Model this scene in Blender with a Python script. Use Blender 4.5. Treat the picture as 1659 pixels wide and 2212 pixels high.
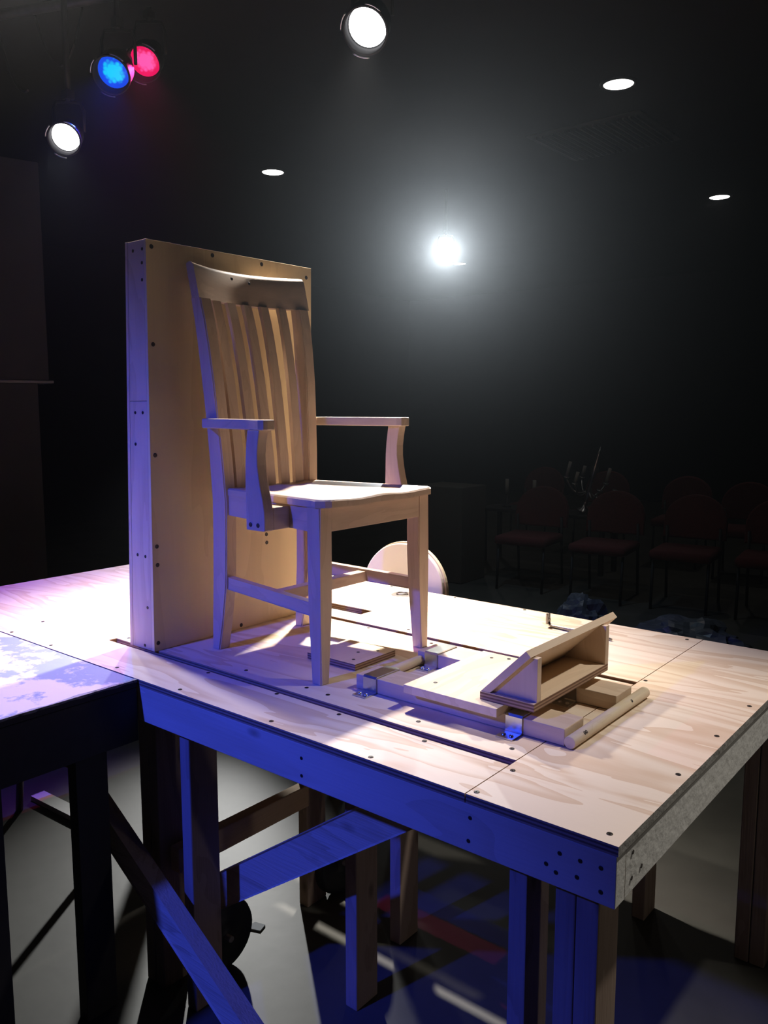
import bpy, bmesh, math, random
from mathutils import Vector, Matrix
random.seed(4)
for o in list(bpy.data.objects): bpy.data.objects.remove(o)
S = bpy.context.scene
COL = S.collection
D = 0.90                      # height of the deck top above the floor; numbers below are relative to the deck top
PI = math.pi

# ------------------------------------------------------------------ camera
cd = bpy.data.cameras.new('camera'); cam = bpy.data.objects.new('camera', cd); COL.objects.link(cam)
FPX, PITCH, YAW = 1794.59, 0.1274, -0.6834
cd.sensor_fit = 'HORIZONTAL'; cd.sensor_width = 36.0; cd.lens = 36.0*FPX/1659.0
cd.clip_start = 0.02; cd.clip_end = 100
cam.location = (0.50686, -1.22253, 0.71 + D)
cam.rotation_mode = 'XYZ'
cam.rotation_euler = (PI/2 - PITCH, 0.0, -YAW)
S.camera = cam

# ------------------------------------------------------------------ world, view, exposure
w = bpy.data.worlds.new('world'); S.world = w; w.use_nodes = True
w.node_tree.nodes['Background'].inputs[0].default_value = (0.25, 0.35, 0.6, 1)
w.node_tree.nodes['Background'].inputs[1].default_value = 0.004
# thin haze added to give the lamps the glow of lens glare
vs = w.node_tree.nodes.new('ShaderNodeVolumeScatter')
vs.inputs['Color'].default_value = (0.92, 0.96, 1.0, 1); vs.inputs['Density'].default_value = 0.0012; vs.inputs['Anisotropy'].default_value = 0.86
w.node_tree.links.new(vs.outputs[0], w.node_tree.nodes['World Output'].inputs['Volume'])
S.view_settings.view_transform = 'Standard'; S.view_settings.look = 'None'
S.view_settings.exposure = 0.0; S.view_settings.gamma = 1.0
S.view_settings.use_curve_mapping = False
cy = S.cycles
cy.use_denoising = True; cy.use_adaptive_sampling = True; cy.adaptive_threshold = 0.03
cy.max_bounces = 6; cy.diffuse_bounces = 4; cy.glossy_bounces = 3; cy.transmission_bounces = 2; cy.volume_bounces = 0
cy.sample_clamp_indirect = 4.0
cy.caustics_reflective = False; cy.caustics_refractive = False

# ------------------------------------------------------------------ lights (deck-relative positions)
def spot(name, loc, aim, watts, color, size=60, blend=0.4, radius=0.06):
    ld = bpy.data.lights.new(name, 'SPOT'); ld.energy = watts; ld.color = color
    ld.spot_size = math.radians(size); ld.spot_blend = blend; ld.shadow_soft_size = radius
    o = bpy.data.objects.new(name, ld); COL.objects.link(o)
    o.location = (loc[0], loc[1], loc[2] + D)
    d = Vector(aim) - Vector(loc)
    o.rotation_euler = d.to_track_quat('-Z', 'Y').to_euler()
    return o
WHITE = (1.0, 0.93, 0.86); COOL = (0.86, 0.92, 1.0); BLUE = (0.03, 0.065, 1.0); PINK = (1.0, 0.05, 0.28)
CAMPOS = (0.507, -1.2225, 0.71)
L_TOP = (-1.784, 1.484, 2.212); L_GLARE = (-4.295, 5.629, 2.189); L_PINK = (-3.107, 1.371, 2.373)
L_BLUE = (-3.017, 1.131, 2.231); L_WHITE = (-3.127, 0.942, 1.924)
LIGHTS = [
    ('top_lamp_beam', L_TOP, (-1.47, 0.9, 0.1), 1250, WHITE, 61, 1.0, 0.05),
    ('glare_lamp_beam', L_GLARE, (0.48, -1.25, 0.85), 2700, (0.90, 0.97, 1.0), 20, 1.0, 0.05),
    ('pink_lamp_beam', L_PINK, (-1.8, 0.3, 0.2), 140, PINK, 60, 0.9, 0.018),
    ('blue_lamp_beam', L_BLUE, (-2.0, -0.1, 0.0), 260, BLUE, 66, 0.8, 0.018),
    ('white_lamp_beam', L_WHITE, (-1.6, 0.0, 0.0), 80, COOL, 50, 0.6, 0.05),
    ('overhead_lamp_beam', (-2.5, 0.36, 2.42), (-0.5, 0.35, 0.0), 178, WHITE, 80, 0.6, 0.05),
    ('right_overhead_beam', (0.62, 1.45, 2.6), (-0.12, 0.42, 0.0), 180, WHITE, 36, 0.8, 0.05),
    ('low_rear_beam', (-5.135, 3.71, 0.98), (-0.90, -0.65, -0.9), 1100, (0.97, 0.97, 0.95), 21, 0.9, 0.05),
    ('side_fill_light', (0.95, 0.75, -0.60), (-0.1, 0.45, -0.50), 3.4, (1.0, 0.90, 0.80), 100, 0.8, 0.06),  # unseen fill, added to lift the right-hand faces of legs and rim
    ('front_blue_beam', (-1.75, -3.2, 2.3), (-1.35, 0.0, -0.50), 800, BLUE, 46, 1.0, 0.06),
    ('rear_floor_fill', (-2.8, 3.3, 2.62), (-2.8, 3.3, -0.9), 60, (0.5, 0.74, 1.0), 84, 1.0, 0.10),  # unseen bluish fill, added to brighten the floor behind the deck
]
for a in LIGHTS: spot(*a)

# ------------------------------------------------------------------ helpers
def inp(n, k, v): n.inputs[k].default_value = v
def new_mat(name):
    m = bpy.data.materials.new(name); m.use_nodes = True
    nt = m.node_tree; b = nt.nodes['Principled BSDF']
    return m, nt, b
def plain(name, col, rough=0.6, metal=0.0, var=0.0, scale=20, bump=0.0, spec=0.5):
    m, nt, b = new_mat(name)
    inp(b, 'Base Color', (*col, 1)); inp(b, 'Roughness', rough); inp(b, 'Metallic', metal)
    inp(b, 'Specular IOR Level', spec)
    if var or bump:
        tc = nt.nodes.new('ShaderNodeTexCoord'); nz = nt.nodes.new('ShaderNodeTexNoise')
        inp(nz, 'Scale', scale); inp(nz, 'Detail', 6); nt.links.new(tc.outputs['Object'], nz.inputs['Vector'])
        if var:
            mx = nt.nodes.new('ShaderNodeMix'); mx.data_type = 'RGBA'
            mx.inputs[6].default_value = (*[c*(1-var) for c in col], 1); mx.inputs[7].default_value = (*[min(1, c*(1+var)) for c in col], 1)
            nt.links.new(nz.outputs['Fac'], mx.inputs[0]); nt.links.new(mx.outputs[2], b.inputs['Base Color'])
        if bump:
            bp = nt.nodes.new('ShaderNodeBump'); inp(bp, 'Strength', bump); inp(bp, 'Distance', 0.01)
            nt.links.new(nz.outputs['Fac'], bp.inputs['Height']); nt.links.new(bp.outputs['Normal'], b.inputs['Normal'])
    return m
def emit(name, col, strength):
    m, nt, b = new_mat(name)
    inp(b, 'Base Color', (*col, 1)); inp(b, 'Emission Color', (*col, 1)); inp(b, 'Emission Strength', strength)
    inp(b, 'Roughness', 0.3)
    return m
def wood(name, light, dark, axis=0, fig=0.35, scale=1.0, rough=0.62, knots=0.0, fine=0.12, bump=0.08, wavy=5.0):
    """procedural timber with the grain running along axis"""
    m, nt, b = new_mat(name); N = nt.nodes; Lk = nt.links
    inp(b, 'Roughness', rough); inp(b, 'Specular IOR Level', 0.25)
    tc = N.new('ShaderNodeTexCoord')
    def mapped(along, across):
        mp = N.new('ShaderNodeMapping'); s = [across]*3; s[axis] = along
        inp(mp, 'Scale', s); Lk.new(tc.outputs['Object'], mp.inputs['Vector']); return mp
    a = mapped(0.9*scale, 5.0*scale)
    n1 = N.new('ShaderNodeTexNoise'); inp(n1, 'Scale', 1.3); inp(n1, 'Detail', 3); inp(n1, 'Distortion', 0.6); Lk.new(a.outputs[0], n1.inputs['Vector'])
    mu = N.new('ShaderNodeMath'); mu.operation = 'MULTIPLY'; inp(mu, 1, wavy); Lk.new(n1.outputs['Fac'], mu.inputs[0])
    si = N.new('ShaderNodeMath'); si.operation = 'FRACT'; Lk.new(mu.outputs[0], si.inputs[0])
    mr = N.new('ShaderNodeMapRange'); mr.interpolation_type = 'SMOOTHSTEP'; inp(mr, 'From Min', 0.25); inp(mr, 'From Max', 1.0); inp(mr, 'To Min', 0.0); inp(mr, 'To Max', fig); Lk.new(si.outputs[0], mr.inputs['Value'])
    c = mapped(6*scale, 160*scale)
    n2 = N.new('ShaderNodeTexNoise'); inp(n2, 'Scale', 1.0); inp(n2, 'Detail', 4); Lk.new(c.outputs[0], n2.inputs['Vector'])
    m2 = N.new('ShaderNodeMath'); m2.operation = 'MULTIPLY_ADD'; inp(m2, 1, fine*2); inp(m2, 2, -fine); Lk.new(n2.outputs['Fac'], m2.inputs[0])
    ad = N.new('ShaderNodeMath'); ad.operation = 'ADD'; ad.use_clamp = True; Lk.new(mr.outputs[0], ad.inputs[0]); Lk.new(m2.outputs[0], ad.inputs[1])
    mx = N.new('ShaderNodeMix'); mx.data_type = 'RGBA'; mx.inputs[6].default_value = (*light, 1); mx.inputs[7].default_value = (*dark, 1)
    Lk.new(ad.outputs[0], mx.inputs[0]); out = mx.outputs[2]
    if knots:
        k = mapped(5.0, 11.0); vo = N.new('ShaderNodeTexVoronoi'); inp(vo, 'Scale', 1.0); Lk.new(k.outputs[0], vo.inputs['Vector'])
        kr = N.new('ShaderNodeMapRange'); inp(kr, 'From Min', 0.05); inp(kr, 'From Max', 0.16); inp(kr, 'To Min', knots); inp(kr, 'To Max', 0.0); Lk.new(vo.outputs['Distance'], kr.inputs['Value'])
        mk = N.new('ShaderNodeMix'); mk.data_type = 'RGBA'; mk.inputs[7].default_value = (*[c*0.3 for c in dark], 1)
        Lk.new(kr.outputs[0], mk.inputs[0]); Lk.new(out, mk.inputs[6]); out = mk.outputs[2]
    Lk.new(out, b.inputs['Base Color'])
    if bump:
        bp = N.new('ShaderNodeBump'); inp(bp, 'Strength', bump); inp(bp, 'Distance', 0.004)
        Lk.new(n2.outputs['Fac'], bp.inputs['Height']); Lk.new(bp.outputs['Normal'], b.inputs['Normal'])
    return m
def ply_edge(name, a, bcol, axis=2, layers=5.0, thick=0.018):
    m, nt, b = new_mat(name); N = nt.nodes; Lk = nt.links
    inp(b, 'Roughness', 0.75); inp(b, 'Specular IOR Level', 0.2)
    tc = N.new('ShaderNodeTexCoord'); sp = N.new('ShaderNodeSeparateXYZ'); Lk.new(tc.outputs['Object'], sp.inputs[0])
    mu = N.new('ShaderNodeMath'); mu.operation = 'MULTIPLY'; inp(mu, 1, layers*PI/thick); Lk.new(sp.outputs[axis], mu.inputs[0])
    si = N.new('ShaderNodeMath'); si.operation = 'SINE'; Lk.new(mu.outputs[0], si.inputs[0])
    mr = N.new('ShaderNodeMapRange'); inp(mr, 'From Min', -0.4); inp(mr, 'From Max', 0.4); Lk.new(si.outputs[0], mr.inputs['Value'])
    nz = N.new('ShaderNodeTexNoise'); inp(nz, 'Scale', 60); Lk.new(tc.outputs['Object'], nz.inputs['Vector'])
    m3 = N.new('ShaderNodeMath'); m3.operation = 'MULTIPLY_ADD'; inp(m3, 1, 0.5); inp(m3, 2, -0.25); Lk.new(nz.outputs['Fac'], m3.inputs[0])
    ad = N.new('ShaderNodeMath'); ad.operation = 'ADD'; ad.use_clamp = True; Lk.new(mr.outputs[0], ad.inputs[0]); Lk.new(m3.outputs[0], ad.inputs[1])
    mx = N.new('ShaderNodeMix'); mx.data_type = 'RGBA'; mx.inputs[6].default_value = (*a, 1); mx.inputs[7].default_value = (*bcol, 1)
    Lk.new(ad.outputs[0], mx.inputs[0]); Lk.new(mx.outputs[2], b.inputs['Base Color'])
    return m
def patchy(name, c1, c2, scale=6, lo=0.45, hi=0.55, rough=0.7, bump=0.0, c3=None):
    m, nt, b = new_mat(name); N = nt.nodes; Lk = nt.links
    inp(b, 'Roughness', rough)
    tc = N.new('ShaderNodeTexCoord'); nz = N.new('ShaderNodeTexNoise'); inp(nz, 'Scale', scale); inp(nz, 'Detail', 8); inp(nz, 'Roughness', 0.65)
    Lk.new(tc.outputs['Object'], nz.inputs['Vector'])
    cr = N.new('ShaderNodeValToRGB'); cr.color_ramp.elements[0].position = lo; cr.color_ramp.elements[0].color = (*c1, 1)
    cr.color_ramp.elements[1].position = hi; cr.color_ramp.elements[1].color = (*c2, 1)
    if c3:
        e = cr.color_ramp.elements.new(min(0.99, hi + 0.12)); e.color = (*c3, 1)
    Lk.new(nz.outputs['Fac'], cr.inputs[0]); Lk.new(cr.outputs[0], b.inputs['Base Color'])
    if bump:
        n2 = N.new('ShaderNodeTexNoise'); inp(n2, 'Scale', scale*5); inp(n2, 'Detail', 5); Lk.new(tc.outputs['Object'], n2.inputs['Vector'])
        bp = N.new('ShaderNodeBump'); inp(bp, 'Strength', bump); inp(bp, 'Distance', 0.01)
        Lk.new(n2.outputs['Fac'], bp.inputs['Height']); Lk.new(bp.outputs['Normal'], b.inputs['Normal'])
    return m

def B(): return bmesh.new()
def box(bm, x0, x1, y0, y1, z0, z1, bev=0.0, mat=0):
    r = bmesh.ops.create_cube(bm, size=1.0)
    vs = r['verts']
    for v in vs:
        v.co = Vector((x0 if v.co.x < 0 else x1, y0 if v.co.y < 0 else y1, z0 if v.co.z < 0 else z1))
    fs = set(f for v in vs for f in v.link_faces)
    for f in fs: f.material_index = mat
    if bev:
        es = set(e for v in vs for e in v.link_edges)
        bmesh.ops.bevel(bm, geom=list(es), offset=bev, segments=2, profile=0.5, affect='EDGES')
    return bm
def prism(bm, pts, axis, a0, a1, bev=0.0, mat=0):
    """polygon pts (in the two other axes, in xyz order) pushed along axis from a0 to a1"""
    def mk(p, a):
        if axis == 0: return (a, p[0], p[1])
        if axis == 1: return (p[0], a, p[1])
        return (p[0], p[1], a)
    A = [bm.verts.new(mk(p, a0)) for p in pts]; Z = [bm.verts.new(mk(p, a1)) for p in pts]
    n = len(pts); fs = [bm.faces.new(A), bm.faces.new(Z[::-1])]
    for i in range(n):
        fs.append(bm.faces.new((A[i], Z[i], Z[(i+1) % n], A[(i+1) % n])))
    for f in fs: f.material_index = mat
    bmesh.ops.recalc_face_normals(bm, faces=fs)
    if bev:
        es = set(e for f in fs[:2] for e in f.edges)
        bmesh.ops.bevel(bm, geom=list(es), offset=bev, segments=2, profile=0.5, affect='EDGES')
    return bm
def beam(bm, p0, p1, w, h, up=(0, 0, 1), bev=0.002):
    """square-cut timber from p0 to p1: w across, h along the up side"""
    p0 = Vector(p0); p1 = Vector(p1); d = (p1-p0).normalized(); up = Vector(up)
    s = d.cross(up).normalized(); u = s.cross(d).normalized()
    r = bmesh.ops.create_cube(bm, size=1.0); vs = r['verts']
    L = (p1-p0).length; c = (p0+p1)/2
    for v in vs: v.co = c + d*(v.co.x*L) + s*(v.co.y*w) + u*(v.co.z*h)
    if bev: bmesh.ops.bevel(bm, geom=list(set(e for v in vs for e in v.link_edges)), offset=bev, segments=1, affect='EDGES')
    return bm
def tube(bm, pts, r, seg=10, cap=True):
    pts = [Vector(p) for p in pts]; rings = []
    for i, p in enumerate(pts):
        t = (pts[min(i+1, len(pts)-1)] - pts[max(i-1, 0)]).normalized()
        ref = Vector((0, 0, 1)) if abs(t.z) < 0.9 else Vector((1, 0, 0))
        s = t.cross(ref).normalized(); u = s.cross(t)
        rr = r[i] if isinstance(r, (list, tuple)) else r
        rings.append([bm.verts.new(p + (s*math.cos(2*PI*k/seg) + u*math.sin(2*PI*k/seg))*rr) for k in range(seg)])
    for a, b in zip(rings, rings[1:]):
        for k in range(seg): bm.faces.new((a[k], a[(k+1) % seg], b[(k+1) % seg], b[k]))
    if cap: bm.faces.new(rings[0][::-1]); bm.faces.new(rings[-1])
    for f in bm.faces: f.smooth = len(f.verts) == 4 or f.smooth
    bmesh.ops.recalc_face_normals(bm, faces=bm.faces[:])
    return bm
def lathe(bm, prof, M, seg=32):
    """profile (radius, along) turned round the local z of matrix M"""
    rings = []
    for (r, h) in prof:
        if r < 1e-6: rings.append([bm.verts.new(M @ Vector((0, 0, h)))])
        else: rings.append([bm.verts.new(M @ Vector((r*math.cos(2*PI*k/seg), r*math.sin(2*PI*k/seg), h))) for k in range(seg)])
    for a, b in zip(rings, rings[1:]):
        for k in range(seg):
            k2 = (k+1) % seg
            if len(a) == 1 and len(b) == 1: continue
            if len(a) == 1: f = bm.faces.new((a[0], b[k], b[k2]))
            elif len(b) == 1: f = bm.faces.new((a[k], b[0], a[k2]))
            else: f = bm.faces.new((a[k], b[k], b[k2], a[k2]))
            f.smooth = True
    bmesh.ops.recalc_face_normals(bm, faces=bm.faces[:])
    return bm
def aimM(loc, aim):
    d = (Vector(aim)-Vector(loc)).normalized()
    return Matrix.Translation(Vector(loc)) @ d.to_track_quat('Z', 'Y').to_matrix().to_4x4()

def obj(name, bm, mats, parent=None, auto=None):
    me = bpy.data.meshes.new(name)
    if parent is not None:
        off = Vector(parent['origin'])
    else:
        off = Vector((0, 0, 0))
        lo = [min(v.co[i] for v in bm.verts) for i in range(3)]; hi = [max(v.co[i] for v in bm.verts) for i in range(3)]
        off = Vector(((lo[0]+hi[0])/2, (lo[1]+hi[1])/2, lo[2]))
    for v in bm.verts: v.co -= off
    bm.to_mesh(me); bm.free()
    for m in (mats if isinstance(mats, (list, tuple)) else [mats]): me.materials.append(m)
    o = bpy.data.objects.new(name, me); COL.objects.link(o)
    if parent is not None:
        o.parent = parent
        o['origin'] = list(off)
    else:
        o.location = (off.x, off.y, off.z + D); o['origin'] = list(off)
    return o
def tag(o, label, cat, group=None):
    o['label'] = label; o['category'] = cat
    if group: o['group'] = group
    return o
def thing(name, label, cat, loc, group=None):
    o = bpy.data.objects.new(name, None); COL.objects.link(o)
    o.empty_display_size = 0.05
    o.location = (loc[0], loc[1], loc[2] + D); o['origin'] = list(loc)
    return tag(o, label, cat, group)
def struct(name, bm, m):
    o = obj(name, bm, m); o['kind'] = 'structure'; return o
def copy_tree(o, parent=None):
    c = o.copy(); COL.objects.link(c)
    if parent is not None: c.parent = parent
    for ch in list(o.children): copy_tree(ch, c)
    return c
def smooth_all(bm):
    for f in bm.faces: f.smooth = True

# ------------------------------------------------------------------ materials
M_PLY = wood('plywood_face', (0.80, 0.67, 0.52), (0.58, 0.385, 0.235), 0, fig=0.58, scale=1.0, wavy=8.0, fine=0.10, bump=0.05)
M_PLYE = ply_edge('plywood_edge', (0.46, 0.30, 0.19), (0.20, 0.115, 0.07), 2, 5.0)
M_BOARD = wood('board_face_birch', (0.78, 0.63, 0.38), (0.64, 0.49, 0.27), 2, fig=0.35, scale=0.7, wavy=4, fine=0.16, bump=0.03)
M_STUD = wood('pale_stud_pine', (0.72, 0.56, 0.40), (0.52, 0.36, 0.22), 2, fig=0.35, scale=1.0, knots=0.3, fine=0.22)
M_RIM = wood('rim_pine', (0.72, 0.58, 0.42), (0.48, 0.34, 0.20), 0, fig=0.3, scale=1.0, knots=0.75, fine=0.2, bump=0.15)
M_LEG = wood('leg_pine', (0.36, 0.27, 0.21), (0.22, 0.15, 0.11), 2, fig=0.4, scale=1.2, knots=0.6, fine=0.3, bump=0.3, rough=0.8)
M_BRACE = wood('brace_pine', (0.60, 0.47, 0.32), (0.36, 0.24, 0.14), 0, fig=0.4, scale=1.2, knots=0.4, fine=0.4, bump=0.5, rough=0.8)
M_RAILY = wood('lower_rail_pine', (0.62, 0.45, 0.28), (0.42, 0.28, 0.16), 1, fig=0.4, scale=1.2, knots=0.4, fine=0.3, bump=0.2, rough=0.8)
M_CHV = wood('chair_wood_upright', (0.62, 0.475, 0.355), (0.46, 0.335, 0.24), 2, fig=0.35, scale=2.0, fine=0.25, bump=0.05, rough=0.5)
M_CHX = wood('chair_wood_lengthwise', (0.62, 0.475, 0.355), (0.46, 0.335, 0.24), 0, fig=0.35, scale=2.0, fine=0.25, bump=0.05, rough=0.5)
M_CHY = wood('chair_wood_crosswise', (0.62, 0.475, 0.355), (0.46, 0.335, 0.24), 1, fig=0.35, scale=2.0, fine=0.25, bump=0.05, rough=0.5)
M_PINEX = wood('pine_lengthwise', (0.72, 0.57, 0.41), (0.55, 0.39, 0.25), 0, fig=0.35, scale=1.6, fine=0.2, knots=0.3)
M_PINEY = wood('pine_crosswise', (0.78, 0.63, 0.44), (0.60, 0.44, 0.27), 1, fig=0.35, scale=1.4, fine=0.16, knots=0.25)
M_BOXW = wood('box_ply', (0.74, 0.58, 0.40), (0.60, 0.44, 0.28), 1, fig=0.25, scale=1.4, fine=0.14)
M_DOWEL = wood('dowel_wood', (0.72, 0.60, 0.42), (0.58, 0.45, 0.28), 1, fig=0.3, scale=3, fine=0.3)
M_ZINC = plain('zinc_steel', (0.62, 0.63, 0.60), 0.28, 1.0, var=0.12, scale=60)
M_STEEL = plain('dull_steel', (0.33, 0.30, 0.27), 0.4, 1.0, var=0.3, scale=90)
M_SCREW = plain('dark_screw', (0.05, 0.04, 0.035), 0.45, 0.6)
M_BLACK = plain('black_paint', (0.012, 0.012, 0.014), 0.6, var=0.3, scale=30)
M_BLACKW = plain('black_painted_timber', (0.022, 0.02, 0.02), 0.75, var=0.4, scale=25, bump=0.1)
M_GREYP = patchy('grey_flaking_paint', (0.46, 0.42, 0.35), (0.86, 0.86, 0.80), scale=8, lo=0.28, hi=0.31, rough=0.75, bump=0.28)
M_GREYE = patchy('grey_edge_paint', (0.38, 0.37, 0.33), (0.42, 0.41, 0.38), scale=7, lo=0.5, hi=0.66, rough=0.8, bump=0.5, c3=(0.55, 0.20, 0.07))
M_OLDTOP = patchy('worn_painted_top', (0.22, 0.27, 0.36), (0.66, 0.61, 0.58), scale=5, lo=0.45, hi=0.50, rough=0.7, bump=0.15)
M_EDGEPEEL = patchy('peeling_black_edge', (0.03, 0.03, 0.03), (0.34, 0.33, 0.31), scale=28, lo=0.36, hi=0.50, rough=0.8, bump=0.5)
M_WHITED = plain('white_painted_disc', (0.74, 0.68, 0.62), 0.5, var=0.05, scale=12)
M_FLOOR = patchy('dark_grey_floor', (0.052, 0.050, 0.040), (0.074, 0.071, 0.058), scale=3.0, lo=0.35, hi=0.65, rough=0.55, bump=0.05)
M_WALL = plain('black_wall', (0.012, 0.012, 0.013), 0.9, var=0.2, scale=3)
M_CEIL = plain('black_ceiling', (0.014, 0.014, 0.015), 0.9, var=0.2, scale=3)
M_FLAT = plain('charcoal_flat', (0.05, 0.05, 0.05), 0.9, var=0.25, scale=3)
M_RED = plain('dark_red_upholstery', (0.10, 0.018, 0.018), 0.95, var=0.3, scale=60)
M_CHROME = plain('tarnished_silver', (0.5, 0.5, 0.5), 0.3, 1.0)
M_CANDLE = plain('candle_wax', (0.42, 0.41, 0.38), 0.6)
M_PLASTIC = plain('crumpled_plastic', (0.10, 0.11, 0.13), 0.35, var=0.4, scale=8, bump=0.4)
M_CARD = plain('brown_box', (0.07, 0.06, 0.045), 0.9)
M_PAPER = plain('pale_scrap', (0.35, 0.38, 0.42), 0.8)

# ------------------------------------------------------------------ the setting
H0, HC = -D, 2.81
b = B(); box(b, -10.0, 6.0, -6.0, 12.5, H0-0.06, H0); struct('floor', b, M_FLOOR)
b = B(); box(b, -10.0, 6.0, -6.0, 12.5, HC, HC+0.06); struct('ceiling', b, M_CEIL)
b = B(); box(b, -10.1, -10.0, -6.0, 12.5, H0, HC); struct('wall_left', b, M_WALL)
b = B(); box(b, 6.0, 6.1, -6.0, 12.5, H0, HC); struct('wall_right', b, M_WALL)
b = B(); box(b, -10.0, 6.0, 12.5, 12.6, H0, HC); struct('wall_back', b, M_WALL)
b = B(); box(b, -10.0, 6.0, -6.1, -6.0, H0, HC); struct('wall_front', b, M_WALL)

# ------------------------------------------------------------------ the plywood platform
plat = thing('stage_platform', 'raised plywood stage platform on pine legs carrying the chair and the tall board', 'stage platform', (-1.3, 0.65, H0))
def ply(name, x0, x1, y0, y1, hole=None, mats=None):
    b = B()
    if hole:
        hx0, hx1, hy0, hy1 = hole
        box(b, x0, hx0, y0, y1, -0.018, 0); box(b, hx1, x1, y0, y1, -0.018, 0)
        box(b, hx0, hx1, y0, hy0, -0.018, 0); box(b, hx0, hx1, hy1, y1, -0.018, 0)
        bmesh.ops.remove_doubles(b, verts=b.verts[:], dist=1e-5)
    else:
        box(b, x0, x1, y0, y1, -0.018, 0)
    b.normal_update()
    for f in b.faces: f.material_index = 0 if abs(f.normal.z) > 0.7 else (2 if f.normal.x > 0.7 and x1 > -0.01 else 1)
    return obj(name, b, [M_PLY, M_PLYE, M_GREYE], plat)
XS = -0.2955
ply('deck_panel', -2.71, XS-0.0012, 0.0, 0.158)                       # near strip
ply('deck_panel', -1.70, XS-0.0012, 0.186, 0.777)                     # middle trap panel
ply('deck_panel', -2.71, XS-0.0012, 0.802, 1.307, hole=(-1.66, -1.31, 0.883, 0.944))
ply('deck_panel', -2.71, -1.7015, 0.1582, 0.8018)
ply('deck_panel', XS+0.0012, 0.002, 0.0, 1.307)
# rims
b = B(); box(b, -2.71, -0.0005, 0.0, 0.038, -0.111, -0.0185, 0.0015); b.normal_update()
for f in b.faces: f.material_index = 1 if f.normal.x > 0.7 else 0
o = obj('rim_board', b, [M_RIM, M_GREYP], plat); o['label'] = 'long pine rim board under the near edge of the deck'
b = B(); box(b, -0.040, -0.001, 0.0387, 1.268, -0.111, -0.0225, 0.002)
o = obj('rim_board', b, M_GREYP, plat); o['label'] = 'rim board with flaking grey paint on the right edge'
b = B(); box(b, -2.71, 0.0, 1.2685, 1.3065, -0.108, -0.0185, 0.0015); obj('rim_board', b, M_RIM, plat)
b = B(); box(b, -2.71, -2.672, 0.0385, 1.268, -0.108, -0.0185, 0.0015); obj('rim_board', b, M_RIM, plat)
for xx in (-1.75, -0.72):
    b = B(); box(b, xx-0.019, xx+0.019, 0.0385, 1.268, -0.108, -0.0185, 0.0015); obj('joist', b, M_RAILY, plat)
for (y0, y1) in ((0.135, 0.173), (0.79, 0.828)):
    b = B(); box(b, -1.731, -0.739, y0, y1, -0.108, -0.03, 0.0015); obj('joist', b, M_RIM, plat)
# legs
def leg(x0, x1, y0, y1, z0=H0, z1=-0.1115, mat=M_LEG, lean=(0, 0)):
    b = B(); box(b, x0, x1, y0, y1, z0, z1, 0.003)
    for v in b.verts:
        t = (z1-v.co.z)/(z1-z0); v.co.x += lean[0]*t; v.co.y += lean[1]*t
    return obj('leg', b, mat, plat)
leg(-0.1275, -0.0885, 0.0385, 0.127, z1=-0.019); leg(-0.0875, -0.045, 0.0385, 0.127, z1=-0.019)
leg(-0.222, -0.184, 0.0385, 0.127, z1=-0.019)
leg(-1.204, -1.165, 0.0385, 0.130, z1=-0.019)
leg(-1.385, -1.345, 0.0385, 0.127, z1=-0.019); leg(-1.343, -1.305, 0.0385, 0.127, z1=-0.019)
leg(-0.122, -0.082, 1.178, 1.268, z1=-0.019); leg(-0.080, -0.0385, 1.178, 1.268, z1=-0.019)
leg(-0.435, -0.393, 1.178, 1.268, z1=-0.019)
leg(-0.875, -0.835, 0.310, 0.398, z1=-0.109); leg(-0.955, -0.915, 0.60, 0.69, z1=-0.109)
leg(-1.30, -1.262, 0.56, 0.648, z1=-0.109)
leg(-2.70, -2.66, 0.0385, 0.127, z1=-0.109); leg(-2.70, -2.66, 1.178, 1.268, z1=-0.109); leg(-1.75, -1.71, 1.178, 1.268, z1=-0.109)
# braces
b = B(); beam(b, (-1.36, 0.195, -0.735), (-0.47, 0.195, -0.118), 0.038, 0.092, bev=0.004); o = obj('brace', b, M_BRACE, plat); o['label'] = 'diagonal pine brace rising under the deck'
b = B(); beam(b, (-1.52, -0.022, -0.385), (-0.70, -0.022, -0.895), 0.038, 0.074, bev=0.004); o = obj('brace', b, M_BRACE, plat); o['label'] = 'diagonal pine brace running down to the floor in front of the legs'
b = B(); box(b, -1.288, -1.250, 0.06, 0.56, -0.548, -0.478, 0.003); obj('lower_rail', b, M_RAILY, plat)
# wheels under the platform
for yy in (0.20, 0.70):
    Mx = Matrix.Translation((-1.255, yy, H0+0.105)) @ Matrix.Rotation(PI/2, 4, 'Y')
    b = B(); lathe(b, [(0, -0.024), (0.03, -0.024), (0.032, -0.017), (0.09, -0.017), (0.1, -0.02), (0.105, -0.01), (0.105, 0.01), (0.1, 0.02), (0.09, 0.017), (0.032, 0.017), (0.03, 0.024), (0, 0.024)], Mx, 40)
    obj('wheel', b, M_BLACK, plat)
    b = B(); box(b, -1.29, -1.235, yy-0.012, yy+0.012, H0+0.08, -0.5485 if yy < 0.56 else -0.11, 0.001) if False else tube(b, [(-1.30, yy, H0+0.105), (-1.21, yy, H0+0.105)], 0.009, 10)
    obj('axle', b, M_STEEL, plat)
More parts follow.
